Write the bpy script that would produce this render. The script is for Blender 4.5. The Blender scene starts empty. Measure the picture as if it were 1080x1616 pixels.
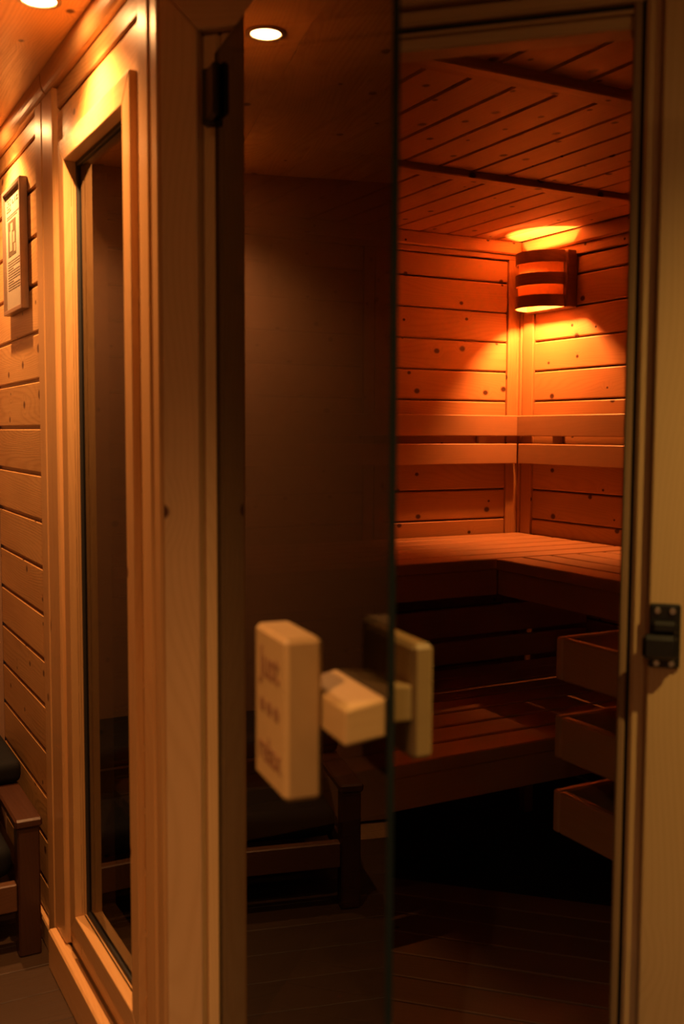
import bpy, bmesh, math, random
from math import sin, cos, radians, pi, sqrt
from mathutils import Vector, Matrix
random.seed(7)
scene = bpy.context.scene
C = scene.collection

# ---------------------------------------------------------------- camera, world, exposure
YAW, PITCH, ROLL = radians(28.32), radians(4.4), radians(0.25)
CAMZ = 1.3
fw = Vector((sin(YAW)*cos(PITCH), cos(YAW)*cos(PITCH), -sin(PITCH)))
rt0 = Vector((cos(YAW), -sin(YAW), 0)); up0 = rt0.cross(fw)
rt = rt0*cos(ROLL) + up0*sin(ROLL); up = up0*cos(ROLL) - rt0*sin(ROLL)
cd = bpy.data.cameras.new('camera'); cam = bpy.data.objects.new('camera', cd); C.objects.link(cam)
m = Matrix((rt, up, -fw)).transposed().to_4x4(); m.translation = Vector((0, 0, CAMZ)); cam.matrix_world = m
cd.sensor_width = 36; cd.sensor_fit = 'AUTO'; cd.lens = 36*1635/1616; cd.clip_start = 0.05
cd.dof.use_dof = True; cd.dof.focus_distance = 3.3; cd.dof.aperture_fstop = 3.4; cd.dof.aperture_blades = 9
scene.camera = cam
w = bpy.data.worlds.new('world'); scene.world = w; w.use_nodes = True
w.node_tree.nodes['Background'].inputs[0].default_value = (.8, .85, 1, 1)
w.node_tree.nodes['Background'].inputs[1].default_value = 0.06
vs = scene.view_settings
vs.view_transform = 'Standard'; vs.look = 'None'; vs.gamma = 1; vs.use_curve_mapping = False; vs.exposure = 0

SPOT_W = 80.0          # watts of a corridor downlight
SPOT_COL = (1.0, .455, .155)
DOOR_COL = (1.0, .60, .17)
scene.cycles.max_bounces = 7; scene.cycles.diffuse_bounces = 4; scene.cycles.glossy_bounces = 4; scene.cycles.transparent_max_bounces = 12
DOOR_W = 48.0          # watts of the downlights by the door side of the corridor
BULB = 3750.0          # emission of the sauna lamp's bulb
BULB_COL = (1.0, .25, .05)

# ---------------------------------------------------------------- materials
def mat(name):
    mt = bpy.data.materials.new(name); mt.use_nodes = True
    nt = mt.node_tree; nt.nodes.clear()
    out = nt.nodes.new('ShaderNodeOutputMaterial')
    return mt, nt, out
def N_(nt, t, **k):
    n = nt.nodes.new(t)
    for a, v in k.items(): setattr(n, a, v)
    return n
def plain(name, col, rough=.6, metal=0., spec=.5):
    mt, nt, out = mat(name)
    b = N_(nt, 'ShaderNodeBsdfPrincipled')
    no = N_(nt, 'ShaderNodeTexNoise'); no.inputs['Scale'].default_value = 35; no.inputs['Detail'].default_value = 3
    tc = N_(nt, 'ShaderNodeTexCoord'); nt.links.new(tc.outputs['Object'], no.inputs['Vector'])
    mx = N_(nt, 'ShaderNodeMix', data_type='RGBA'); mx.inputs[6].default_value = (*[c*.9 for c in col], 1); mx.inputs[7].default_value = (*[min(1, c*1.1) for c in col], 1)
    nt.links.new(no.outputs['Fac'], mx.inputs[0]); nt.links.new(mx.outputs[2], b.inputs['Base Color'])
    b.inputs['Roughness'].default_value = rough; b.inputs['Metallic'].default_value = metal
    b.inputs['Specular IOR Level'].default_value = spec
    nt.links.new(b.outputs[0], out.inputs[0]); return mt
def math_(nt, op, a, b=None, clamp=False):
    n = N_(nt, 'ShaderNodeMath', operation=op, use_clamp=clamp)
    for i, v in enumerate((a, b)):
        if v is None: continue
        if isinstance(v, (int, float)): n.inputs[i].default_value = v
        else: nt.links.new(v, n.inputs[i])
    return n.outputs[0]
def wood(name, light, dark, knot=(.10, .035, .012), knots=.45, rough=.42, ring=.55, vary=.10, spec=.5, ringf=62, kscale=6.5, krad=1.0):
    mt, nt, out = mat(name)
    L = nt.links
    uv = N_(nt, 'ShaderNodeUVMap'); oi = N_(nt, 'ShaderNodeObjectInfo')
    off = N_(nt, 'ShaderNodeCombineXYZ')
    L.new(math_(nt, 'MULTIPLY', oi.outputs['Random'], 41.7), off.inputs[0])
    L.new(math_(nt, 'MULTIPLY', oi.outputs['Random'], 93.1), off.inputs[1])
    ad = N_(nt, 'ShaderNodeVectorMath', operation='ADD'); L.new(uv.outputs[0], ad.inputs[0]); L.new(off.outputs[0], ad.inputs[1])
    P = ad.outputs[0]
    def scaled(x, y):
        v = N_(nt, 'ShaderNodeVectorMath', operation='MULTIPLY'); L.new(P, v.inputs[0]); v.inputs[1].default_value = (x, y, 1); return v.outputs[0]
    # knots
    vo = N_(nt, 'ShaderNodeTexVoronoi', voronoi_dimensions='2D', feature='F1'); vo.inputs['Scale'].default_value = 1
    L.new(scaled(kscale*.8, kscale), vo.inputs['Vector'])
    sx = N_(nt, 'ShaderNodeSeparateColor'); L.new(vo.outputs['Color'], sx.inputs[0])
    gate = math_(nt, 'LESS_THAN', sx.outputs[0], knots)
    rad = math_(nt, 'ADD', math_(nt, 'MULTIPLY', sx.outputs[1], .05*krad), .025*krad)
    kn = math_(nt, 'SUBTRACT', 1.0, math_(nt, 'DIVIDE', vo.outputs['Distance'], rad), True)
    kn = math_(nt, 'MULTIPLY', math_(nt, 'MULTIPLY', kn, 2.2, True), gate)
    halo = math_(nt, 'SUBTRACT', 1.0, math_(nt, 'DIVIDE', vo.outputs['Distance'], .22), True)
    halo = math_(nt, 'MULTIPLY', halo, gate)
    # rings bend round the knots
    n1 = N_(nt, 'ShaderNodeTexNoise', noise_dimensions='2D'); n1.inputs['Scale'].default_value = 1; n1.inputs['Detail'].default_value = 1.5
    L.new(scaled(.8, 5), n1.inputs['Vector'])
    sp = N_(nt, 'ShaderNodeSeparateXYZ'); L.new(P, sp.inputs[0])
    ph = math_(nt, 'ADD', math_(nt, 'MULTIPLY', sp.outputs[1], ringf*9.0), math_(nt, 'MULTIPLY', n1.outputs['Fac'], ringf*2.6))
    ph = math_(nt, 'ADD', ph, math_(nt, 'MULTIPLY', halo, 16.0))
    rg = math_(nt, 'ADD', math_(nt, 'MULTIPLY', math_(nt, 'SINE', ph), .5), .5)
    rg = math_(nt, 'POWER', rg, 2.2)
    n2 = N_(nt, 'ShaderNodeTexNoise', noise_dimensions='2D'); n2.inputs['Scale'].default_value = 1; n2.inputs['Detail'].default_value = 4
    L.new(scaled(4, 160), n2.inputs['Vector'])
    n3 = N_(nt, 'ShaderNodeTexNoise', noise_dimensions='2D'); n3.inputs['Scale'].default_value = 1; n3.inputs['Detail'].default_value = 2
    L.new(scaled(2.2, 6), n3.inputs['Vector'])
    g = math_(nt, 'ADD', math_(nt, 'MULTIPLY', rg, ring*.55), math_(nt, 'MULTIPLY', n2.outputs['Fac'], ring*.55))
    g = math_(nt, 'ADD', g, math_(nt, 'MULTIPLY', math_(nt, 'SUBTRACT', n3.outputs['Fac'], .5), .8), True)
    mx = N_(nt, 'ShaderNodeMix', data_type='RGBA'); mx.inputs[6].default_value = (*light, 1); mx.inputs[7].default_value = (*dark, 1); L.new(g, mx.inputs[0])
    hs = N_(nt, 'ShaderNodeHueSaturation'); L.new(mx.outputs[2], hs.inputs['Color'])
    L.new(math_(nt, 'ADD', math_(nt, 'MULTIPLY', oi.outputs['Random'], vary*2), 1-vary), hs.inputs['Value'])
    m2 = N_(nt, 'ShaderNodeMix', data_type='RGBA'); L.new(kn, m2.inputs[0]); L.new(hs.outputs[0], m2.inputs[6]); m2.inputs[7].default_value = (*knot, 1)
    b = N_(nt, 'ShaderNodeBsdfPrincipled'); L.new(m2.outputs[2], b.inputs['Base Color'])
    L.new(math_(nt, 'ADD', math_(nt, 'MULTIPLY', n2.outputs['Fac'], .18), rough-.09), b.inputs['Roughness'])
    b.inputs['Specular IOR Level'].default_value = spec
    bp = N_(nt, 'ShaderNodeBump'); bp.inputs['Strength'].default_value = .12; bp.inputs['Distance'].default_value = .002
    L.new(math_(nt, 'SUBTRACT', g, kn), bp.inputs['Height']); L.new(bp.outputs[0], b.inputs['Normal'])
    L.new(b.outputs[0], out.inputs[0]); return mt
def tinted_glass(name, tint, ior=1.5):
    mt, nt, out = mat(name); L = nt.links
    t = N_(nt, 'ShaderNodeBsdfTransparent'); t.inputs[0].default_value = (*tint, 1)
    gl = N_(nt, 'ShaderNodeBsdfGlossy'); gl.inputs['Roughness'].default_value = .0
    fr = N_(nt, 'ShaderNodeFresnel'); fr.inputs[0].default_value = ior
    ge = N_(nt, 'ShaderNodeNewGeometry')
    fac = math_(nt, 'MULTIPLY', fr.outputs[0], math_(nt, 'SUBTRACT', 1.0, ge.outputs['Backfacing']))
    mx = N_(nt, 'ShaderNodeMixShader'); L.new(fac, mx.inputs[0]); L.new(t.outputs[0], mx.inputs[1]); L.new(gl.outputs[0], mx.inputs[2])
    L.new(mx.outputs[0], out.inputs[0]); return mt
def emit(name, col, s):
    mt, nt, out = mat(name); e = N_(nt, 'ShaderNodeEmission'); e.inputs[0].default_value = (*col, 1); e.inputs[1].default_value = s
    nt.links.new(e.outputs[0], out.inputs[0]); return mt
M = {}
M['spruce'] = wood('spruce_lacquered', (.64, .36, .13), (.37, .16, .042), rough=.36, knots=.6, kscale=7, krad=1.3)
M['spruce_post'] = wood('spruce_post', (.64, .375, .155), (.49, .25, .09), rough=.36, knots=.3, ring=.45, kscale=4.5)
M['frame'] = wood('pale_spruce_frame', (.66, .45, .23), (.50, .31, .14), knots=.42, rough=.45, ring=.4, vary=.05, kscale=4)
M['sauna'] = wood('sauna_spruce', (.52, .29, .12), (.37, .18, .07), rough=.5, knots=.8, ring=.45, kscale=8, knot=(.06, .02, .008), krad=1.5)
M['bench'] = wood('abachi_bench', (.46, .28, .15), (.38, .21, .10), knots=.0, rough=.55, ring=.3, vary=.06)
M['duck'] = wood('duckboard_wood', (.28, .16, .085), (.2, .105, .055), knots=.1, rough=.5, ring=.4)
M['plank'] = wood('floor_plank', (.075, .044, .025), (.045, .025, .013), knots=.1, rough=.4, ring=.6, vary=.2)
M['handle'] = wood('handle_wood', (.40, .27, .115), (.33, .21, .08), knots=0, rough=.5, ring=.3)
M['lampband'] = wood('lamp_veneer', (.36, .18, .09), (.27, .125, .06), knots=0, rough=.5)
M['lampplate'] = wood('lamp_plate_wood', (.26, .13, .07), (.18, .08, .04), knots=0, rough=.5)
M['chair'] = wood('red_brown_wood', (.060, .024, .013), (.038, .014, .008), knots=0, rough=.35)
M['chairfront'] = wood('orange_brown_wood', (.13, .058, .026), (.09, .038, .018), knots=.2, rough=.4)
M['stop'] = wood('stop_wood', (.30, .19, .10), (.22, .13, .07), knots=0, rough=.6)
M['slab'] = wood('wall_core', (.30, .17, .08), (.22, .12, .05), knots=0, rough=.7)
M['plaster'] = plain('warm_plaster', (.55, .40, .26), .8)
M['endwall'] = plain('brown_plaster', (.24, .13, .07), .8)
M['black'] = plain('black_plastic', (.012, .012, .013), .35)
M['rubber'] = plain('black_rubber', (.015, .013, .012), .6)
M['cushion'] = plain('black_cushion', (.009, .009, .010), .8, 0, .15)
M['tile'] = plain('black_floor_tile', (.035, .034, .034), .55)
M['grout'] = plain('grey_grout', (.22, .20, .18), .8)
M['heater'] = plain('dark_steel', (.03, .03, .032), .4, .8)
M['stone'] = plain('heater_stone', (.06, .055, .05), .9)
M['screw'] = plain('steel_screw', (.6, .6, .58), .25, 1.)
M['alu'] = plain('picture_frame_metal', (.30, .20, .14), .35, .6)
M['paper'] = plain('paper', (.30, .25, .18), .6)
M['ink'] = plain('print_ink', (.10, .07, .05), .6)
M['photo'] = plain('printed_photo', (.07, .05, .025), .5)
M['photolight'] = plain('printed_photo_light', (.26, .21, .14), .5)
M['engrave'] = plain('engraved_lettering', (.20, .09, .035), .8)
M['glass'] = tinted_glass('bronze_glass', (.32, .28, .25))
M['pane'] = tinted_glass('window_glass', (.42, .39, .36))
M['glassedge'] = plain('glass_edge', (.010, .017, .018), .12, 0, .4)
M['steel'] = plain('downlight_ring', (.45, .33, .2), .35, .9)
M['bulb'] = emit('bulb', BULB_COL, BULB)
def mk_inner():
    mt, nt, out = mat('inner_veneer_shade')
    d = N_(nt, 'ShaderNodeBsdfDiffuse'); d.inputs[0].default_value = (.62, .40, .2, 1)
    t = N_(nt, 'ShaderNodeBsdfTranslucent'); t.inputs[0].default_value = (.55, .27, .09, 1)
    mx = N_(nt, 'ShaderNodeMixShader'); mx.inputs[0].default_value = .12
    nt.links.new(d.outputs[0], mx.inputs[1]); nt.links.new(t.outputs[0], mx.inputs[2]); nt.links.new(mx.outputs[0], out.inputs[0]); return mt
M['inner'] = mk_inner()

# ---------------------------------------------------------------- mesh helpers
def add_uv(me):
    uvl = me.uv_layers.new(name='UVMap') if not me.uv_layers else me.uv_layers[0]
    xs = [v.co for v in me.vertices]
    ext = [max(c[i] for c in xs)-min(c[i] for c in xs) for i in range(3)]
    L = ext.index(max(ext))
    for p in me.polygons:
        n = [abs(c) for c in p.normal]; na = n.index(max(n))
        ax = [i for i in range(3) if i != na]
        if L in ax: ax.remove(L); a, b = L, ax[0]
        else: a, b = ax
        for li in p.loop_indices:
            co = me.vertices[me.loops[li].vertex_index].co
            uvl.data[li].uv = (co[a]+na*.7, co[b]+na*.37)
_cache = {}
def boxmesh(sx, sy, sz, bev):
    key = (round(sx, 4), round(sy, 4), round(sz, 4), round(bev, 4))
    if key in _cache: return _cache[key]
    bm = bmesh.new(); bmesh.ops.create_cube(bm, size=1)
    for v in bm.verts: v.co = Vector((v.co.x*sx, v.co.y*sy, v.co.z*sz))
    if bev > 0:
        bmesh.ops.bevel(bm, geom=list(bm.edges), offset=min(bev, .45*min(sx, sy, sz)), segments=1, affect='EDGES', profile=.5)
    bm.normal_update()
    me = bpy.data.meshes.new('box'); bm.to_mesh(me); bm.free(); add_uv(me)
    _cache[key] = me; return me
def link(name, me, mt, parent=None, loc=(0, 0, 0), rot=(0, 0, 0)):
    if mt is not None:
        if me.users and me.materials and me.materials[0] != M[mt]: me = me.copy(); me.materials.clear()
        if not me.materials: me.materials.append(M[mt])
    o = bpy.data.objects.new(name, me); C.objects.link(o); o.location = loc; o.rotation_euler = rot
    if parent: o.parent = parent
    return o
def box(name, x0, x1, y0, y1, z0, z1, mt, parent=None, bev=.0015, rot=0):
    me = boxmesh(abs(x1-x0), abs(y1-y0), abs(z1-z0), bev)
    if me.materials and me.materials[0] != M[mt]:
        k = (me.name, mt)
        if k not in _cache: c = me.copy(); c.materials.clear(); c.materials.append(M[mt]); _cache[k] = c
        me = _cache[k]
    return link(name, me, mt, parent, ((x0+x1)/2, (y0+y1)/2, (z0+z1)/2), (0, 0, rot))
S2 = sqrt(.5)
def fbox(name, d0, d1, n0, n1, z0, z1, mt, parent=None, bev=.0015):
    "box in the frame of the diagonal door front: d along it to the right, n into the sauna"
    d, n = (d0+d1)/2, (n0+n1)/2
    o = box(name, d0, d1, n0, n1, z0, z1, mt, parent, bev)
    o.location = ((d+n)*S2, (n-d)*S2, (z0+z1)/2); o.rotation_euler = (0, 0, -pi/4); return o
def boxes(name, lst, mt, parent=None):
    bm = bmesh.new()
    for x0, x1, y0, y1, z0, z1 in lst:
        r = bmesh.ops.create_cube(bm, size=1)
        for v in r['verts']:
            v.co = Vector(((x0+x1)/2+v.co.x*(x1-x0), (y0+y1)/2+v.co.y*(y1-y0), (z0+z1)/2+v.co.z*(z1-z0)))
    bm.normal_update(); me = bpy.data.meshes.new(name); bm.to_mesh(me); bm.free(); add_uv(me)
    return link(name, me, mt, parent)
def prism(name, pts, z0, z1, mt, parent=None, bev=0):
    bm = bmesh.new()
    a = [bm.verts.new((x, y, z0)) for x, y in pts]; b = [bm.verts.new((x, y, z1)) for x, y in pts]
    bm.faces.new(a[::-1]); bm.faces.new(b); n = len(pts)
    for i in range(n): bm.faces.new((a[i], a[(i+1) % n], b[(i+1) % n], b[i]))
    bmesh.ops.recalc_face_normals(bm, faces=bm.faces)
    if bev: bmesh.ops.bevel(bm, geom=list(bm.edges), offset=bev, segments=2, affect='EDGES', profile=.5)
    bm.normal_update(); me = bpy.data.meshes.new(name); bm.to_mesh(me); bm.free(); add_uv(me)
    return link(name, me, mt, parent)
def extrude_y(name, pts, y0, y1, mt, parent=None, smooth=False):
    "profile in (x, z) swept along y"
    bm = bmesh.new()
    a = [bm.verts.new((x, y0, z)) for x, z in pts]; b = [bm.verts.new((x, y1, z)) for x, z in pts]
    bm.faces.new(a); bm.faces.new(b[::-1]); n = len(pts)
    for i in range(n): bm.faces.new((a[i], b[i], b[(i+1) % n], a[(i+1) % n]))
    bmesh.ops.recalc_face_normals(bm, faces=bm.faces); bm.normal_update()
    me = bpy.data.meshes.new(name); bm.to_mesh(me); bm.free(); add_uv(me)
    return link(name, me, mt, parent)
def poly3(name, verts, faces, mt, parent=None, bev=0):
    bm = bmesh.new(); vs_ = [bm.verts.new(v) for v in verts]
    for f in faces: bm.faces.new([vs_[i] for i in f])
    bmesh.ops.recalc_face_normals(bm, faces=bm.faces)
    if bev: bmesh.ops.bevel(bm, geom=list(bm.edges), offset=bev, segments=2, affect='EDGES', profile=.5)
    bm.normal_update(); me = bpy.data.meshes.new(name); bm.to_mesh(me); bm.free(); add_uv(me)
    return link(name, me, mt, parent)
HEX = [(0, 1, 2, 3), (4, 5, 6, 7), (0, 1, 5, 4), (1, 2, 6, 5), (2, 3, 7, 6), (3, 0, 4, 7)]
def cyl(name, c, axis, r, h, mt, parent=None, seg=20, bev=0):
    bm = bmesh.new(); bmesh.ops.create_cone(bm, cap_ends=True, segments=seg, radius1=r, radius2=r, depth=h)
    if bev: bmesh.ops.bevel(bm, geom=[e for e in bm.edges if len(e.link_faces) == 2 and any(len(f.verts) > 4 for f in e.link_faces)], offset=bev, segments=2, affect='EDGES', profile=.5)
    bm.normal_update(); me = bpy.data.meshes.new(name); bm.to_mesh(me); bm.free(); add_uv(me)
    o = link(name, me, mt, parent, c)
    o.rotation_euler = Vector((0, 0, 1)).rotation_difference(Vector(axis)).to_euler(); return o
def empty(name, loc=(0, 0, 0), rz=0):
    o = bpy.data.objects.new(name, None); C.objects.link(o); o.location = loc; o.rotation_euler = (0, 0, rz); o.empty_display_size = .1; return o
def tag(o, label, cat, group=None):
    o['label'] = label; o['category'] = cat
    if group: o['group'] = group
    return o
def struct(o, label=None, cat=None):
    o['kind'] = 'structure'
    if label: o['label'] = label
    if cat: o['category'] = cat
    return o
def smooth(o):
    for p in o.data.polygons: p.use_smooth = True
    return o

# ---------------------------------------------------------------- the shell
XL, YB, XR = .557, 3.347, 2.615        # outer face of window wall, inner faces of back and right sauna walls
ZC, ZS = 2.10, 2.05                    # corridor ceiling, sauna ceiling
YE = 3.16                              # end wall of the corridor
PITCHB = .116
ZROW0 = 2.005 - 17*PITCHB              # a board joint

floor = struct(boxes('floor', [(-1.7, 2.75, -1.7, 3.45, -.12, -.012)], 'slab'), 'dark wooden plank floor of the corridor', 'floor')
for i in range(18):
    y0 = .80+i*.13
    if y0 > 3.0: break
    cut = 0.545 if y0 > 1.55 else .50
    box('plank', -1.6, cut, y0+.001, min(y0+.129, YE), -.012, 0, 'plank', floor, .001)
boxf = boxes('floor_field', [(-1.6, 2.7, -1.6, .80, -.012, 0), (.50, 2.7, .80, 1.06, -.012, 0), (.50, .62, 1.06, 1.62, -.012, 0)], 'plank', floor)

ceiling = struct(boxes('ceiling', [(-1.7, 2.75, -1.7, 3.45, ZC+.014, ZC+.1)], 'slab'), 'orange lit wooden board ceiling over the corridor', 'ceiling')
nb = 11
for i in range(nb):
    x1 = XL+.0-i*.1925
    box('board', x1-.1915, x1-.0005, -1.6, YE, ZC, ZC+.014, 'spruce', ceiling, .001)
box('board', XL, 2.7, -1.6, 1.07, ZC, ZC+.014, 'spruce', ceiling, .001)
box('board', XL, .80, 1.07, 1.9, ZC, ZC+.014, 'spruce', ceiling, .001)

# plain walls that close the corridor behind and beside the camera
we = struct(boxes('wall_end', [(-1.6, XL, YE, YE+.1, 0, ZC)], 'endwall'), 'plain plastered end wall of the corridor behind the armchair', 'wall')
wo = struct(boxes('wall_opposite', [(-1.7, -1.6, -1.6, YE+.1, 0, ZC)], 'plaster'), 'plain plastered wall opposite the sauna', 'wall')
wn = struct(boxes('wall_near', [(-1.7, 2.75, -1.7, -1.6, 0, ZC)], 'plaster'), 'plain plastered wall behind the viewer', 'wall')
ws = struct(boxes('wall_side', [(2.75, 2.85, -1.7, 1.05, 0, ZC)], 'plaster'), 'plain plastered wall at the far right of the corridor', 'wall')

# window wall (outer left wall of the sauna)
WY0, WY1, WZ0, WZ1 = 1.835, 2.268, .21, 1.874     # clear opening inside the casing
wl = struct(boxes('wall_left', [(XL+.007, XL+.058, 1.722, WY0, 0, ZC), (XL+.007, XL+.06, WY1, YB+.08, 0, ZC), (XL+.007, XL+.06, WY0, WY1, WZ1, ZC), (XL+.007, XL+.06, WY0, WY1, 0, WZ0)], 'spruce_post'),
            'honey coloured spruce board wall with a tall window', 'wall')
def rows(z0, z1):
    out = []
    k = 0
    while True:
        a = ZROW0+k*PITCHB; b = a+PITCHB
        if a > z1: break
        if b > z0: out.append((max(a, z0), min(b, z1)))
        k += 1
    return [r for r in out if r[1]-r[0] > .012]
G = .008
def vboard(x, ya, yb, za, zb):
    "board of the window wall with chamfered long edges"
    return box('board', x, x+.0069, ya, yb, za+G*.5, zb-G*.5, 'spruce', wl, .003)
for za, zb in rows(.06, 2.06): vboard(XL, 2.535, YE, za, zb)          # panel with the picture
for za, zb in rows(.10, 2.06):                                        # panel with the window
    if za >= WZ1-.06: vboard(XL, 1.745, 2.37, za, zb)
    elif zb > WZ1:
        vboard(XL, 1.745, WY0, za, zb); vboard(XL, WY1, 2.37, za, zb)
    else:
        vboard(XL, 1.745, WY0, za, zb)
        vboard(XL, WY1, 2.37, za, zb)
for za, zb in rows(.10, WZ0): vboard(XL, WY0, WY1, za, zb)
# posts between the wall elements
def post(name, ya, yb, z0, z1, proud=.012, mt='spruce_post'):
    return box(name, XL-proud, XL+.03, ya, yb, z0, z1, mt, wl, .004)
post('post', 2.478, 2.545, .0, 2.056)
post('post', 2.368, 2.472, .10, 2.056)
post('post', 1.690, 1.745, .10, 2.056)
post('post', 1.648, 1.684, .10, 2.056, .010)
# cove mouldings under the ceiling
def cove(ya, yb, z0=2.055):
    pts = [(XL+.01, ZC), (XL-.024, ZC), (XL-.0235, ZC-.010)]
    for i in range(7):
        a = i/6*pi/2
        pts.append((XL-.0235+.0155*(1-cos(a)), ZC-.010-(ZC-.010-z0)*sin(a)))
    pts.append((XL+.01, z0))
    o = extrude_y('cove_moulding', pts, ya, yb, 'spruce_post', wl)
    return o
cove(1.65, 2.425); cove(2.435, YE)
tb = struct(box('baseboard_left', XL-.012, XL+.014, 2.548, YE, 0, .058, 'spruce_post', None, .003), 'narrow wooden skirting under the picture', 'baseboard')
tr = struct(box('trim_1', XL-.030, XL+.0, 1.66, 2.47, 0, .098, 'spruce_post', None, .004), 'low wooden plinth rail under the window', 'trim')

# ---------------------------------------------------------------- window in the left wall
win = struct(empty('window_1', (XL, (WY0+WY1)/2, WZ0)), 'tall narrow window with mitred wooden casing', 'window')
def wpoly(name, yz, x0, x1, mt):
    "quad in (y, z) with thickness in x, local to the window"
    cy, cz = (WY0+WY1)/2, WZ0
    v = [(x0-XL, y-cy, z-cz) for y, z in yz]+[(x1-XL, y-cy, z-cz) for y, z in yz]
    o = poly3(name, v, HEX, mt, win, .0018); return o
CW = .047; xf, xb = XL-.013, XL+.012
a0, a1, b0, b1 = WY0-CW, WY1+CW, WZ0-CW, WZ1+CW
wpoly('casing', [(a0, b0), (WY0, WZ0), (WY0, WZ1), (a0, b1)], xf, xb, 'spruce_post')
wpoly('casing', [(a1, b0), (WY1, WZ0), (WY1, WZ1), (a1, b1)], xf, xb, 'spruce_post')
wpoly('casing', [(a0, b1), (WY0, WZ1), (WY1, WZ1), (a1, b1)], xf, xb, 'spruce_post')
wpoly('casing', [(a0, b0), (WY0, WZ0), (WY1, WZ0), (a1, b0)], xf, xb, 'spruce_post')
def wbox(name, x0, x1, y0, y1, z0, z1, mt):
    return box(name, x0-XL, x1-XL, y0-(WY0+WY1)/2, y1-(WY0+WY1)/2, z0-WZ0, z1-WZ0, mt, win, .001)
e = .001
wbox('seal', XL+.013, XL+.030, WY1-.010, WY1, WZ0, WZ1, 'rubber')
wbox('seal', XL+.013, XL+.030, WY0, WY0+.010, WZ0, WZ1, 'rubber')
wbox('seal', XL+.013, XL+.030, WY0+.010, WY1-.010, WZ1-.010, WZ1, 'rubber')
wbox('seal', XL+.013, XL+.030, WY0+.010, WY1-.010, WZ0, WZ0+.010, 'rubber')
wbox('pane', XL+.018, XL+.024, WY0+.010, WY1-.010, WZ0+.010, WZ1-.010, 'pane')
for (y0, y1, z0, z1) in ((WY1-.02, WY1, WZ0, WZ1), (WY0, WY0+.02, WZ0, WZ1), (WY0+.02, WY1-.02, WZ1-.02, WZ1), (WY0+.02, WY1-.02, WZ0, WZ0+.02)):
    wbox('inner_frame', XL+.031, XL+.075, y0, y1, z0, z1, 'sauna')

# ---------------------------------------------------------------- diagonal door front
NC, NF = 1.552, 1.568                  # front of the casing, front of the rebated frame behind it
DC0, DC1, DE0, DE1 = -.7735, -.7085, 0.0, .0745
HB = 1.934                             # underside of the head casing
def DNp(d, n): return ((d+n)*S2, (n-d)*S2)
wf = struct(prism('wall_door', [DNp(DC0, NC+.014), (XL-.002, 1.690), (XL+.058, 1.72), DNp(DC0+.05, NF+.062), DNp(DC1, NF+.062), DNp(DC1, NC+.0145)], 0, ZC, 'frame'),
            'slanting spruce front of the sauna around the glass door', 'wall')
prism('corner_post', [DNp(DE1, NC+.014), DNp(DE0+.001, NC+.0145), DNp(DE0+.001, NF+.062), (1.16, 1.165), (1.30, 1.165), (1.30, 1.045), (1.165, 1.045)], 0, ZC, 'frame', wf)
fbox('head_panel', DC1, DE0, NF+.004, NF+.062, HB+.001, ZC, 'sauna', wf, .002)
fbox('fascia', DC0+.01, DE1-.01, NC+.004, NC+.014, HB+.075, ZC, 'spruce_post', wf, .002)
def cas(name, dz, mt='frame'):
    "mitred casing board: quad in (d, z) on the front plane"
    v = []
    for n in (NC, NC+.0135):
        for d, z in dz: x, y = DNp(d, n); v.append((x, y, z))
    return poly3(name, v, HEX, mt, wf, .003)
cas('casing', [(DC0, 0), (DC1, 0), (DC1, HB), (DC0, HB+.072)])
cas('casing', [(DE0, 0), (DE1, 0), (DE1, HB+.072), (DE0, HB)])
cas('casing', [(DC1, HB), (DE0, HB), (DE1, HB+.072), (DC0, HB+.072)])
# front wall to the right of the door
wr = struct(boxes('wall_front', [(1.30, 2.70, 1.059, 1.151, 0, ZC)], 'slab'), 'spruce board front wall of the sauna right of the door', 'wall')
for za, zb in rows(0, 2.06):
    box('board', 1.302, 2.70, 1.045, 1.059, za+G*.5, zb-G*.5, 'spruce', wr, .005)
    box('board', 1.302, XR, 1.151, 1.165, za+G*.5, zb-G*.5, 'sauna', wr, .005)

# door frame
fr = struct(empty('trim_2'), 'pale rebated door frame with black keeper', 'door frame')
def fr_(nm, d0, d1, n0, z0, z1, mt, bv): return fbox(nm, d0, d1, n0, NF+.062, z0, z1, mt, fr, bv)
fr_('rebate', -.0245, -.0003, NF, .036, HB-.001, 'frame', .005)
fr_('seal', -.0300, -.0247, NF+.014, .036, HB-.001, 'rubber', .001)
fr_('stop', -.0420, -.0302, NF+.006, .036, HB-.001, 'stop', .003)
fr_('rebate', -.7082, -.6780, NF, .036, HB-.001, 'frame', .005)
fr_('seal', -.6778, -.6725, NF+.014, .036, HB-.001, 'rubber', .001)
fr_('stop', -.6723, -.6600, NF+.006, .036, HB-.001, 'stop', .003)
fr_('rebate', -.6778, -.0247, NF+.001, 1.911, HB-.001, 'frame', .005)
fr_('seal', -.6724, -.0301, NF+.016, 1.903, 1.9108, 'rubber', .001)
fr_('stop', -.6722, -.0303, NF+.010, 1.897, 1.9028, 'frame', .002)
fr_('stop', -.6598, -.0422, NF+.016, 1.877, 1.8968, 'frame', .003)
# keeper on the frame
fbox('keeper_plate', .001, .0445, NC-.006, NC, .962, 1.056, 'black', fr, .004)
fbox('keeper_body', -.008, .0405, NC-.030, NC-.0062, .978, 1.013, 'black', fr, .006)
fbox('keeper_bridge', .004, .0405, NC-.018, NC-.0062, 1.0135, 1.032, 'black', fr, .005)
for d, z in ((.0125, 1.046), (.0330, 1.046), (.0125, .970), (.0330, .970)):
    x, y = DNp(d, NC-.0075); cyl('screw', (x, y, z), (-S2, -S2, 0), .0050, .004, 'screw', fr, 14, .0012)
fbox('threshold', -.7082, -.0003, NF-.01, NF+.062, 0, .0355, 'frame', fr, .004)

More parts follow.
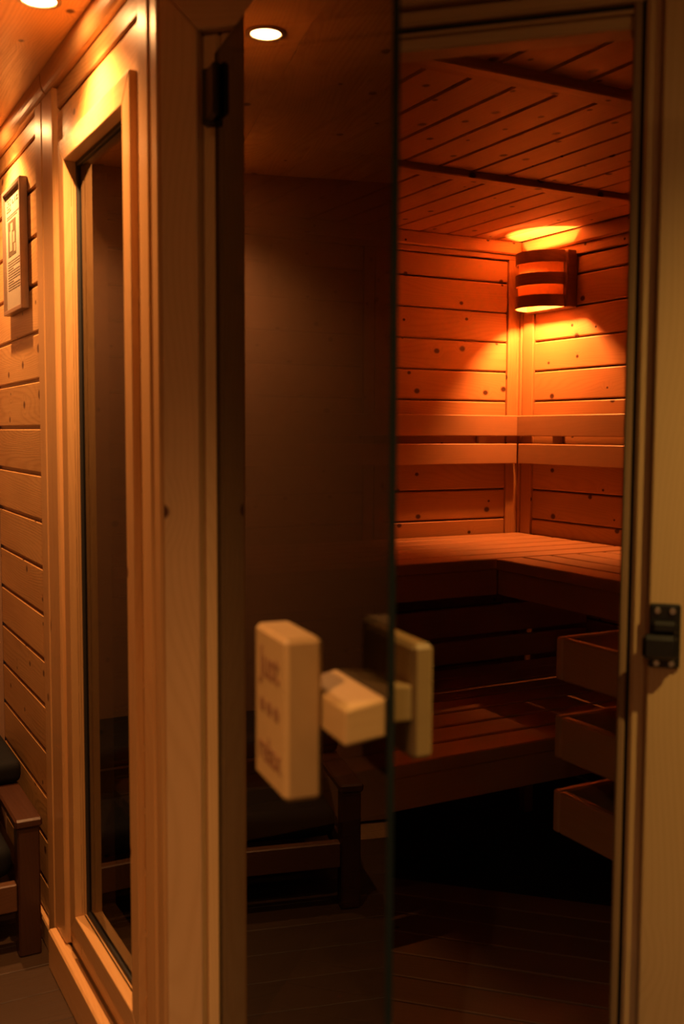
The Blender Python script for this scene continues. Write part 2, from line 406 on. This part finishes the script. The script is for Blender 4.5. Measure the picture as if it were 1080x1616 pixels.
# ---------------------------------------------------------------- glass door leaf, standing open
HX, HY = .6130, 1.5535
GA = radians(-97); GX, GY = cos(GA), sin(GA)
LEAFW, ZG0, ZG1 = .681, .045, 1.8846
door = struct(empty('door_1', (HX, HY, 0), math.atan2(GY, GX)), 'dark tinted glass door standing open with a square wooden handle', 'door')
lf = box('glass_leaf', .0, LEAFW, -.004, .004, ZG0, ZG1, 'glass', door, 0)
lf.data = lf.data.copy(); lf.data.materials.clear(); lf.data.materials.append(M['glass']); lf.data.materials.append(M['glassedge'])
for p in lf.data.polygons: p.material_index = 0 if abs(p.normal.y) > .9 else 1
def hinge(z):
    h = bpy.data.objects.new('hinge', None); C.objects.link(h); h.parent = door; h.location = (0, 0, z)
    box('clamp', -.006, .040, -.017, -.0045, -.040, .040, 'black', h, .004)
    box('clamp', -.006, .040, .0045, .014, -.040, .040, 'black', h, .004)
    cyl('pin', (-.012, -.002, 0), (0, 0, 1), .0075, .086, 'black', h, 16)
    # leaf screwed to the frame: turned back into the plane of the frame
    q = box('hinge_plate', -.018, .018, -.011, .011, -.043, .043, 'black', h, .003)
    ang = -pi/4-math.atan2(GY, GX)
    fx, fy = DNp(-.674, NC-.0115)
    R = Matrix.Rotation(-math.atan2(GY, GX), 2); l = R @ Vector((fx-HX, fy-HY))
    q.location = (l.x, l.y, 0); q.rotation_euler = (0, 0, ang)
    return h
hinge(1.822); hinge(.25)
# handle: two wooden plates and two blocks clamped through the glass
hd = bpy.data.objects.new('handle', None); hd['label'] = 'pale wooden door handle with engraved words and three dots'; C.objects.link(hd); hd.parent = door; hd.location = (0, 0, 0)
def hbox(name, a0, a1, o0, o1, z0, z1, mt='handle', bev=.004):
    return box(name, a0, a1, -o1, -o0, z0, z1, mt, hd, bev)
hbox('outer_plate', .504, .613, .048, .090, .913, 1.086, bev=.005)
hbox('inner_plate', .470, .613, -.082, -.056, .942, 1.070, bev=.005)
# the blocks: the outer one dips away from the glass
v = [(.540, -.0045, .994), (.680, -.0045, .994), (.680, -.0045, 1.034), (.540, -.0045, 1.034),
     (.540, -.0478, .987), (.676, -.0478, .987), (.676, -.0478, 1.024), (.540, -.0478, 1.024)]
poly3('outer_block', v, HEX, 'handle', hd, .003)
v = [(.530, .0045, .986), (.613, .0045, .986), (.613, .0045, 1.031), (.530, .0045, 1.031),
     (.530, .0558, .986), (.613, .0558, .986), (.613, .0558, 1.026), (.530, .0558, 1.026)]
poly3('inner_block', v, HEX, 'handle', hd, .003)
def text_mesh(s, size, ext):
    cu = bpy.data.curves.new('lettering', 'FONT'); cu.body = s; cu.size = size; cu.extrude = ext; cu.align_x = 'CENTER'; cu.align_y = 'CENTER'; cu.offset = size*.02
    t = bpy.data.objects.new('tmp', cu); C.objects.link(t)
    bpy.context.view_layer.update()
    me = bpy.data.meshes.new_from_object(t.evaluated_get(bpy.context.evaluated_depsgraph_get()))
    bpy.data.objects.remove(t); add_uv(me); me.materials.clear(); return me
for s, z, sz in (('Just', 1.047, .046), ('relax', .951, .040)):
    me = text_mesh(s, sz, .0004)
    o = link('lettering', me, 'engrave', hd)
    # face -y, reading from hinge side to the free edge
    o.rotation_euler = (pi/2, 0, 0); o.location = (.559, -.0902, z)
for a in (.534, .559, .584):
    cyl('recess_dot', (a, -.0900, 1.000), (0, 1, 0), .0082, .0012, 'engrave', hd, 18)

# ---------------------------------------------------------------- sauna room
wb = struct(boxes('wall_back', [(XL+.06, XR+.08, YB+.014, YB+.08, 0, ZC)], 'slab'), 'orange lit spruce board back wall of the sauna', 'wall')
wq = struct(boxes('wall_right', [(XR+.014, XR+.08, 1.08, YB+.014, 0, ZC)], 'slab'), 'orange lit spruce board wall behind the sauna lamp', 'wall')
GS = .006
for (x0, x1) in ((XL+.08, 1.888), (1.978, 2.545)):
    for za, zb in rows(.02, 1.978):
        box('board', x0, x1, YB, YB+.014, za+GS*.5, zb-GS*.5, 'sauna', wb, .004)
for (y0, y1) in ((1.17, 1.93), (2.02, 2.60), (2.62, 3.262)):
    for za, zb in rows(.02, 1.958):
        box('board', XR, XR+.014, y0, y1, za+GS*.5, zb-GS*.5, 'sauna', wq, .004)
bt = lambda nm, *a: box(nm, *a)
for x0, x1 in ((1.888, 1.931), (1.936, 1.978), (2.545, 2.588)):
    box('batten', x0, x1, YB-.008, YB+.012, 0, 1.99, 'sauna', wb, .002)
box('corner_post', 2.590, 2.603, YB-.004, YB+.013, 0, 1.99, 'sauna', wb, .002)
box('corner_post', 2.604, 2.628, YB-.016, YB+.013, 0, 1.99, 'sauna', wb, .003)
for y0, y1 in ((3.262, 3.325), (1.93, 1.973), (1.977, 2.02), (2.6005, 2.6195)):
    box('batten', XR-.008, XR+.012, y0, y1, 0, 1.965, 'sauna', wq, .002)
box('top_rail', XL+.08, 2.588, YB-.010, YB+.012, 1.979, 1.998, 'sauna', wb, .002)
box('crown', XL+.06, XR, YB-.026, YB+.012, 1.999, ZS, 'sauna', wb, .005)
box('top_rail', XR-.010, XR+.012, 1.17, 3.32, 1.960, 1.996, 'sauna', wq, .002)
box('crown', XR-.028, XR+.012, 1.17, YB-.027, 1.997, ZS, 'sauna', wq, .005)
# sauna ceiling
cs = struct(prism('ceiling_sauna', [(XL+.06, 1.700), (1.14, 1.167), (XR+.08, 1.167), (XR+.08, YB+.08), (XL+.06, YB+.08)], ZS+.014, ZC-.002, 'slab'), 'dark spruce board ceiling inside the sauna', 'ceiling')
bands = ((1.20, 1.765), (1.84, 2.505), (2.585, YB-.0))
for bi, (ya, yb_) in enumerate(bands):
    for k in range(17):
        x0 = XR-.03-(k+1)*.116
        yc = ya
        # stay behind the slanting front
        lim = 2.33-x0
        if bi == 0 and x0 < .62: continue
        if bi == 0: yc = max(ya, min(lim, yb_-.05))
        if x0 < XL+.05: continue
        box('board', x0+GS*.5, x0+.116-GS*.5, yc, yb_, ZS, ZS+.014, 'sauna', cs, .004)
for ya in (1.765, 2.505):
    x0 = .75 if ya < 2 else XL+.08
    box('batten', x0, XR, ya, ya+.036, ZS-.018, ZS+.013, 'sauna', cs, .003)
    box('batten', x0, XR, ya+.040, ya+.076, ZS-.010, ZS+.013, 'sauna', cs, .003)
# sauna floor of black tiles
fs = struct(prism('floor_sauna', [(XL+.06, 1.700), (1.14, 1.167), (XR, 1.167), (XR, YB), (XL+.06, YB)], -.03, -.006, 'grout'), 'black tiled floor under the sauna benches', 'floor')
yy = YB
while yy > 1.25:
    x0 = max(XL+.07, 2.37-(yy-.25) if yy-.25 < 1.75 else 0)
    xs = x0
    while xs < XR-.02:
        xe = min(xs+.62, XR-.005)
        box('tile', xs+.003, xe-.003, yy-.247+.003, yy-.003, -.006, 0, 'tile', fs, .001)
        xs += .62
    yy -= .247
# loose duckboard behind the door
dk = tag(empty('duckboard', (*DNp(-.37, 2.30), 0), -pi/4), 'brown slatted wooden duckboard on the floor behind the glass door', 'duckboard')
for i in range(9):
    n1 = .50-i*.1045
    box('slat', -.415, .365, n1-.098, n1, .012, .030, 'duck', dk, .002)
for x in (-.38, .0, .34):
    box('bearer', x-.02, x+.02, -.44, .50, 0, .0118, 'duck', dk, .001)

# ---------------------------------------------------------------- benches
SP = .1138; SG = .0145; TH = .035
UB, LB = .90, .50
YU, XU, YLF = 2.664, 1.985, 2.09
XB0 = XL+.075
ub = tag(empty('upper_bench', ((XB0+XR)/2, 3.0, 0)), 'upper slatted sauna bench along the back wall', 'bench', 'slatted sauna benches')
def tobox(par, name, x0, x1, y0, y1, z0, z1, mt='bench', bev=.003):
    o = box(name, x0, x1, y0, y1, z0, z1, mt, par, bev); l = par.location; o.location = (o.location.x-l.x, o.location.y-l.y, o.location.z-l.z); return o
for i in range(6):
    y0 = YU+i*SP
    tobox(ub, 'slat', XB0, XR-.010, y0, y0+SP-SG, UB-TH, UB)
tobox(ub, 'front_board', XB0, XU+.02, YU+.003, YU+.025, UB-.118, UB-TH-.0005)
tobox(ub, 'bearer', 1.60, 1.635, YU+.026, YB-.03, UB-.09, UB-TH-.0130)
tobox(ub, 'bearer', .95, .985, YU+.026, YB-.03, UB-.09, UB-TH-.0130)
for i in (2, 3, 4): tobox(ub, 'light_block_strip', XB0, XR-.012, YU+i*SP-.045, YU+i*SP+.03, UB-TH-.0125, UB-TH-.0005)  # added strips, keep lamp light from streaking through the slat gaps
tobox(ub, 'wall_cleat', XB0, XR-.05, YB-.029, YB-.010, UB-.09, UB-TH-.0005)
tobox(ub, 'support_post', 1.598, 1.637, YU+.03, YU+.07, LB+.001, UB-.0905)
tobox(ub, 'support_post', .948, .987, YU+.03, YU+.07, LB+.001, UB-.0905)
for z0, z1 in ((.602, .700), (.508, .586)):
    tobox(ub, 'skirt_board', XB0, XR-.02, 2.902, 2.922, z0, z1)
tobox(ub, 'skirt_upright', 1.60, 1.64, 2.923, 2.955, LB+.001, UB-.0905)
rb = tag(empty('upper_bench', ((XU+XR)/2, 1.95, 0)), 'upper bench arm running along the wall under the lamp', 'bench', 'slatted sauna benches')
RY0 = 1.72
for i in range(5):
    x0 = XU+.003+i*SP
    tobox(rb, 'slat', x0, min(x0+SP-SG, XR-.012), RY0, YU-.012, UB-TH, UB)
tobox(rb, 'front_board', XU+.021, XU+.043, RY0, YU+.002, UB-.118, UB-TH-.0005)
tobox(rb, 'front_board', XU+.044, XR-.012, RY0, RY0+.022, UB-.118, UB-TH-.0005)
tobox(rb, 'bearer', XU+.044, XR-.012, 2.62, 2.655, UB-.09, UB-TH-.0005)
tobox(rb, 'support_post', XU+.05, XU+.09, RY0+.03, RY0+.07, 0, UB-.1185)
tobox(rb, 'support_post', XR-.06, XR-.02, RY0+.03, RY0+.07, 0, UB-.1185)
lb = tag(empty('lower_bench', ((XB0+XR)/2, 2.45, 0)), 'lower slatted sauna bench, a step below the other benches', 'bench', 'slatted sauna benches')
for i in range(7):
    y0 = YLF+i*SP
    tobox(lb, 'slat', XB0, XR-.10, y0, y0+SP-SG, LB-TH, LB)
tobox(lb, 'front_board', XB0, XR-.10, YLF+.003, YLF+.025, LB-.118, LB-TH-.0005)
for x in (.80, 1.45, 2.2):
    tobox(lb, 'bearer', x, x+.035, YLF+.026, 2.88, LB-.09, LB-TH-.0005)
    tobox(lb, 'leg', x, x+.035, 2.75, 2.785, 0, LB-.0905)
    if x != 1.45: tobox(lb, 'leg', x, x+.035, YLF+.20, YLF+.235, 0, LB-.0905)
# backrests
for nm, lab in (('b', 'two rail wooden backrest above the bench on the back wall'), ('r', 'two rail wooden backrest under the lamp on the side wall')):
    if nm == 'b':
        o = tag(empty('backrest', (1.6, YB, 1.27)), lab, 'backrest', 'backrests on the sauna walls')
        tobox(o, 'rail', XB0, XR-.043, YB-.042, YB-.020, 1.288, 1.369); tobox(o, 'rail', XB0, XR-.046, YB-.046, YB-.020, 1.179, 1.258)
        for x in (2.40, 1.98, 1.1): tobox(o, 'spacer', x, x+.04, YB-.0195, YB-.0005 if x != 1.98 else YB-.0085, 1.185, 1.362)
    else:
        o = tag(empty('backrest', (XR, 2.5, 1.27)), lab, 'backrest', 'backrests on the sauna walls')
        tobox(o, 'rail', XR-.042, XR-.020, 1.72, YB-.0195, 1.288, 1.369); tobox(o, 'rail', XR-.044, XR-.020, 1.72, YB-.048, 1.179, 1.258)
        for y in (3.08, 2.40, 1.80): tobox(o, 'spacer', XR-.0195, XR-.0005, y, y+.04, 1.185, 1.362)

# ---------------------------------------------------------------- sauna lamp on the right wall
LX, LYc = XR-.048, 3.145
lamp = tag(empty('wall_lamp', (XR, LYc, 1.87)), 'curved wooden wall lamp with three dark bands glowing orange', 'lamp')
def arc_band(name, rx, ry, z0, z1, th, mt):
    bm = bmesh.new(); n = 24; ro = []
    for i in range(n+1):
        a = -pi/2+pi*i/n
        ro.append([bm.verts.new((LX-XR-(rx-t)*cos(a), (ry-t)*sin(a), z-1.87)) for t, z in ((0, z0), (0, z1), (th, z1), (th, z0))])
    for i in range(n):
        for k in range(4): bm.faces.new((ro[i][k], ro[i+1][k], ro[i+1][(k+1) % 4], ro[i][(k+1) % 4]))
    bm.faces.new(ro[0]); bm.faces.new(ro[-1][::-1])
    bmesh.ops.recalc_face_normals(bm, faces=bm.faces); bm.normal_update()
    me = bpy.data.meshes.new(name); bm.to_mesh(me); bm.free(); add_uv(me); return link(name, me, mt, lamp)
for z0, z1 in ((1.931, 1.975), (1.850, 1.894), (1.769, 1.813)): arc_band('band', .112, .112, z0, z1, .004, 'lampband')
for z0, z1 in ((1.880, 1.945), (1.799, 1.864)): arc_band('inner_shade', .098, .104, z0, z1, .003, 'inner')
box('back_plate', -.048, -.0005, -.128, .128, 1.765-1.87, 1.976-1.87, 'lampplate', lamp, .003)
bm = bmesh.new(); bmesh.ops.create_uvsphere(bm, u_segments=16, v_segments=10, radius=.020); me = bpy.data.meshes.new('bulb'); bm.to_mesh(me); bm.free(); add_uv(me)
smooth(link('bulb', me, 'bulb', lamp, (-.115, 0, -.020)))
cyl('socket', (-.080, 0, -.020), (1, 0, 0), .013, .034, 'black', lamp, 14)

# ---------------------------------------------------------------- heater behind its guard
gd = tag(empty('heater_guard', (1.70, 1.45, 0)), 'wooden rail guard in three tiers around the sauna heater', 'guard rail')
GX0, GX1, GY0, GY1 = 1.405, 2.02, 1.168, 1.665
for z0, z1 in ((.788, .878), (.622, .712), (.463, .553)):
    tobox(gd, 'rail', GX0, GX0+.020, GY0, GY1-.0205, z0, z1, bev=.004)
    tobox(gd, 'rail', GX1-.020, GX1, GY0, GY1-.0205, z0, z1, bev=.004)
    tobox(gd, 'rail', GX0, GX1, GY1-.020, GY1, z0, z1, bev=.004)
for x in (GX0+.021, GX1-.021-.028):
    for y in (GY0+.001, ):
        tobox(gd, 'upright', x, x+.028, y, y+.028, .463, .878)
    
ht = tag(empty('sauna_heater', (1.71, 1.38, .30)), 'dark steel sauna heater inside the wooden guard', 'heater')
tobox(ht, 'housing', 1.49, 1.93, 1.170, 1.56, .30, .66, 'heater', .01)
tobox(ht, 'foot', 1.52, 1.56, 1.20, 1.52, 0, .2995, 'heater', .004); tobox(ht, 'foot', 1.86, 1.90, 1.20, 1.52, 0, .2995, 'heater', .004)
bm = bmesh.new()
for i in range(34):
    r = random.uniform(.025, .042)
    v = bmesh.ops.create_icosphere(bm, subdivisions=1, radius=r)['verts']; c = Vector((random.uniform(1.53, 1.89), random.uniform(1.21, 1.52), .66+random.uniform(.005, .045)))
    for q in v: q.co = Vector((q.co.x*random.uniform(.85, 1.15), q.co.y*random.uniform(.85, 1.15), q.co.z*.8))+c-ht.location
me = bpy.data.meshes.new('stones'); bm.to_mesh(me); bm.free(); add_uv(me); o = link('stones', me, 'stone', ht); o['kind'] = 'stuff'

# ---------------------------------------------------------------- small box high on the back wall
wbx = tag(empty('wooden_box', (1.56, YB, 1.77)), 'small wooden box high on the back wall seen through the glass door', 'box')
box('case', -.050, .050, -.030, -.0005, 0, .18, 'bench', wbx, .003)
box('lid', -.053, .053, -.036, -.0305, -.003, .183, 'bench', wbx, .002)

# ---------------------------------------------------------------- framed notice on the window wall
PY0, PY1, PZ0, PZ1 = 2.695, 2.930, 1.608, 1.933
pf = tag(empty('framed_notice', (XL, (PY0+PY1)/2, PZ0)), 'framed printed notice hanging on the board wall', 'picture')
def pbox(name, x0, x1, y0, y1, z0, z1, mt, par=pf, bev=.001):
    return box(name, x0-XL, x1-XL, y0-(PY0+PY1)/2, y1-(PY0+PY1)/2, z0-PZ0, z1-PZ0, mt, par, bev)
fx = XL-.020; fwid = .011
pbox('frame_rail', fx, XL-.0005, PY0, PY0+fwid, PZ0, PZ1, 'alu'); pbox('frame_rail', fx, XL-.0005, PY1-fwid, PY1, PZ0, PZ1, 'alu')
pbox('frame_rail', fx, XL-.0005, PY0+fwid, PY1-fwid, PZ0, PZ0+fwid, 'alu'); pbox('frame_rail', fx, XL-.0005, PY0+fwid, PY1-fwid, PZ1-fwid, PZ1, 'alu')
pbox('sheet', XL-.012, XL-.001, PY0+fwid, PY1-fwid, PZ0+fwid, PZ1-fwid, 'paper', bev=0)
def ink(name, u0, u1, v0, v1, mt='ink', lay=0):
    "u from the far edge (left in view) 0..1, v from the top 0..1"
    W, Hh = PY1-PY0-2*fwid, PZ1-PZ0-2*fwid
    yA, yB_ = PY1-fwid-u1*W, PY1-fwid-u0*W; zA, zB = PZ1-fwid-v1*Hh, PZ1-fwid-v0*Hh
    return pbox(name, XL-.0124-lay*.0004, XL-.012-lay*.0004, yA, yB_, zA, zB, mt, bev=0)
def inklines(name, rects):
    W, Hh = PY1-PY0-2*fwid, PZ1-PZ0-2*fwid; cy = (PY0+PY1)/2; L = []
    for u0, u1, v0, v1 in rects:
        L.append((-.0124, -.012, PY1-fwid-u1*W-cy, PY1-fwid-u0*W-cy, fwid+Hh*(1-v1), fwid+Hh*(1-v0)))
    return boxes(name, L, 'ink', pf)
inklines('emblem', [(.08, .34, .05, .06), (.08, .34, .145, .155), (.08, .34, .10, .105), (.08, .105, .05, .155), (.315, .34, .05, .155), (.16, .26, .07, .09), (.14, .28, .12, .135)])
inklines('heading_marks', [(.42, .46, .07, .11), (.46, .54, .10, .11), (.58, .62, .07, .11), (.66, .78, .07, .08), (.66, .78, .10, .11), (.70, .74, .07, .11)])
inklines('text_line', [(.08, .95, .19, .2)])
inklines('text_line', [(.08, .70, .21, .218)])
ink('printed_photo', .14, .62, .24, .54, 'photo')
for (u0, u1, v0, v1) in ((.30, .45, .265, .33), (.24, .40, .33, .50), (.44, .56, .35, .44), (.50, .60, .45, .52)): ink('photo_patch', u0, u1, v0, v1, 'photolight', 1)
for k in range(12):
    inklines('text_line', [(.10, .94-.5*(k % 5 == 3), .58+k*.022, .586+k*.022)])

# ---------------------------------------------------------------- low armchair at the end of the corridor
ch = tag(empty('armchair', (.31, 2.83, 0)), 'low reddish brown wooden armchair with black cushions', 'chair')
for x0 in (.474, .090):
    tobox(ch, 'leg', x0, x0+.054, 2.548, 2.598, 0, .326, 'chair', .004); tobox(ch, 'leg', x0, x0+.054, 3.07, 3.12, 0, .326, 'chair', .004)
    tobox(ch, 'armrest', x0-.006, x0+.060, 2.543, 3.125, .3265, .350, 'chair', .005)
    tobox(ch, 'side_rail', x0+.014, x0+.042, 2.599, 3.069, .12, .18, 'chair', .003)
tobox(ch, 'front_rail', .145, .473, 2.556, 2.586, .116, .186, 'chairfront', .003)
tobox(ch, 'back_rail', .145, .473, 3.08, 3.11, .116, .186, 'chair', .003)
def cushion(name, x0, x1, y0, y1, z0, z1, r):
    bm = bmesh.new(); bmesh.ops.create_cube(bm, size=1)
    for v in bm.verts: v.co = Vector((v.co.x*(x1-x0), v.co.y*(y1-y0), v.co.z*(z1-z0)))
    bmesh.ops.bevel(bm, geom=list(bm.edges), offset=r, segments=4, affect='EDGES', profile=.5)
    bm.normal_update(); me = bpy.data.meshes.new(name); bm.to_mesh(me); bm.free(); add_uv(me); l = ch.location
    return smooth(link(name, me, 'cushion', ch, ((x0+x1)/2-l.x, (y0+y1)/2-l.y, (z0+z1)/2-l.z)))
cushion('seat_cushion', .147, .471, 2.590, 3.078, .187, .270, .03)
cushion('back_cushion', .085, .540, 2.815, 3.13, .3505, .415, .022)

# ---------------------------------------------------------------- ceiling downlights
def downlight(x, y, label, watts, group='ceiling downlights', col=SPOT_COL):
    o = tag(empty('downlight', (x, y, ZC)), label, 'downlight', group)
    bm = bmesh.new(); n = 28; ro = []
    for i in range(n):
        a = 2*pi*i/n; ro.append([bm.verts.new((r*cos(a), r*sin(a), z)) for r, z in ((.041, 0), (.041, -.004), (.032, -.005), (.030, -.001))])
    for i in range(n):
        for k in range(3): bm.faces.new((ro[i][k], ro[(i+1) % n][k], ro[(i+1) % n][k+1], ro[i][k+1]))
    bmesh.ops.recalc_face_normals(bm, faces=bm.faces); bm.normal_update(); me = bpy.data.meshes.new('ring'); bm.to_mesh(me); bm.free(); add_uv(me)
    link('ring', me, 'steel', o)
    key = 'lens%d%d' % (watts, col[1]*100)
    if key not in M: M[key] = emit('downlight_lens', col, watts*2.2)
    ld = bpy.data.lights.new('downlight_lamp', 'SPOT'); ld.energy = watts; ld.color = col; ld.spot_size = radians(125); ld.spot_blend = 1.0; ld.shadow_soft_size = .009
    lo = bpy.data.objects.new('downlight_lamp', ld); C.objects.link(lo); lo.parent = o; lo.location = (0, 0, -.013)
    cyl('lens', (0, 0, -.0020), (0, 0, 1), .0295, .002, key, o, 28)
    return o
downlight(.445, 2.02, 'glowing ceiling downlight near the top of the window wall', SPOT_W)
downlight(.445, 2.86, 'ceiling downlight above the framed notice', SPOT_W)

downlight(-.28, .65, 'ceiling downlight over the middle of the corridor', DOOR_W*1.8)
downlight(-.50, -.40, 'added fill downlight behind the viewer', 80.0, 'ceiling downlights', (1.0, .66, .36))  # added out of view as fill for the sauna interior and door side
downlight(1.05, .35, 'ceiling downlight right of the door recess', DOOR_W, 'ceiling downlights', DOOR_COL)
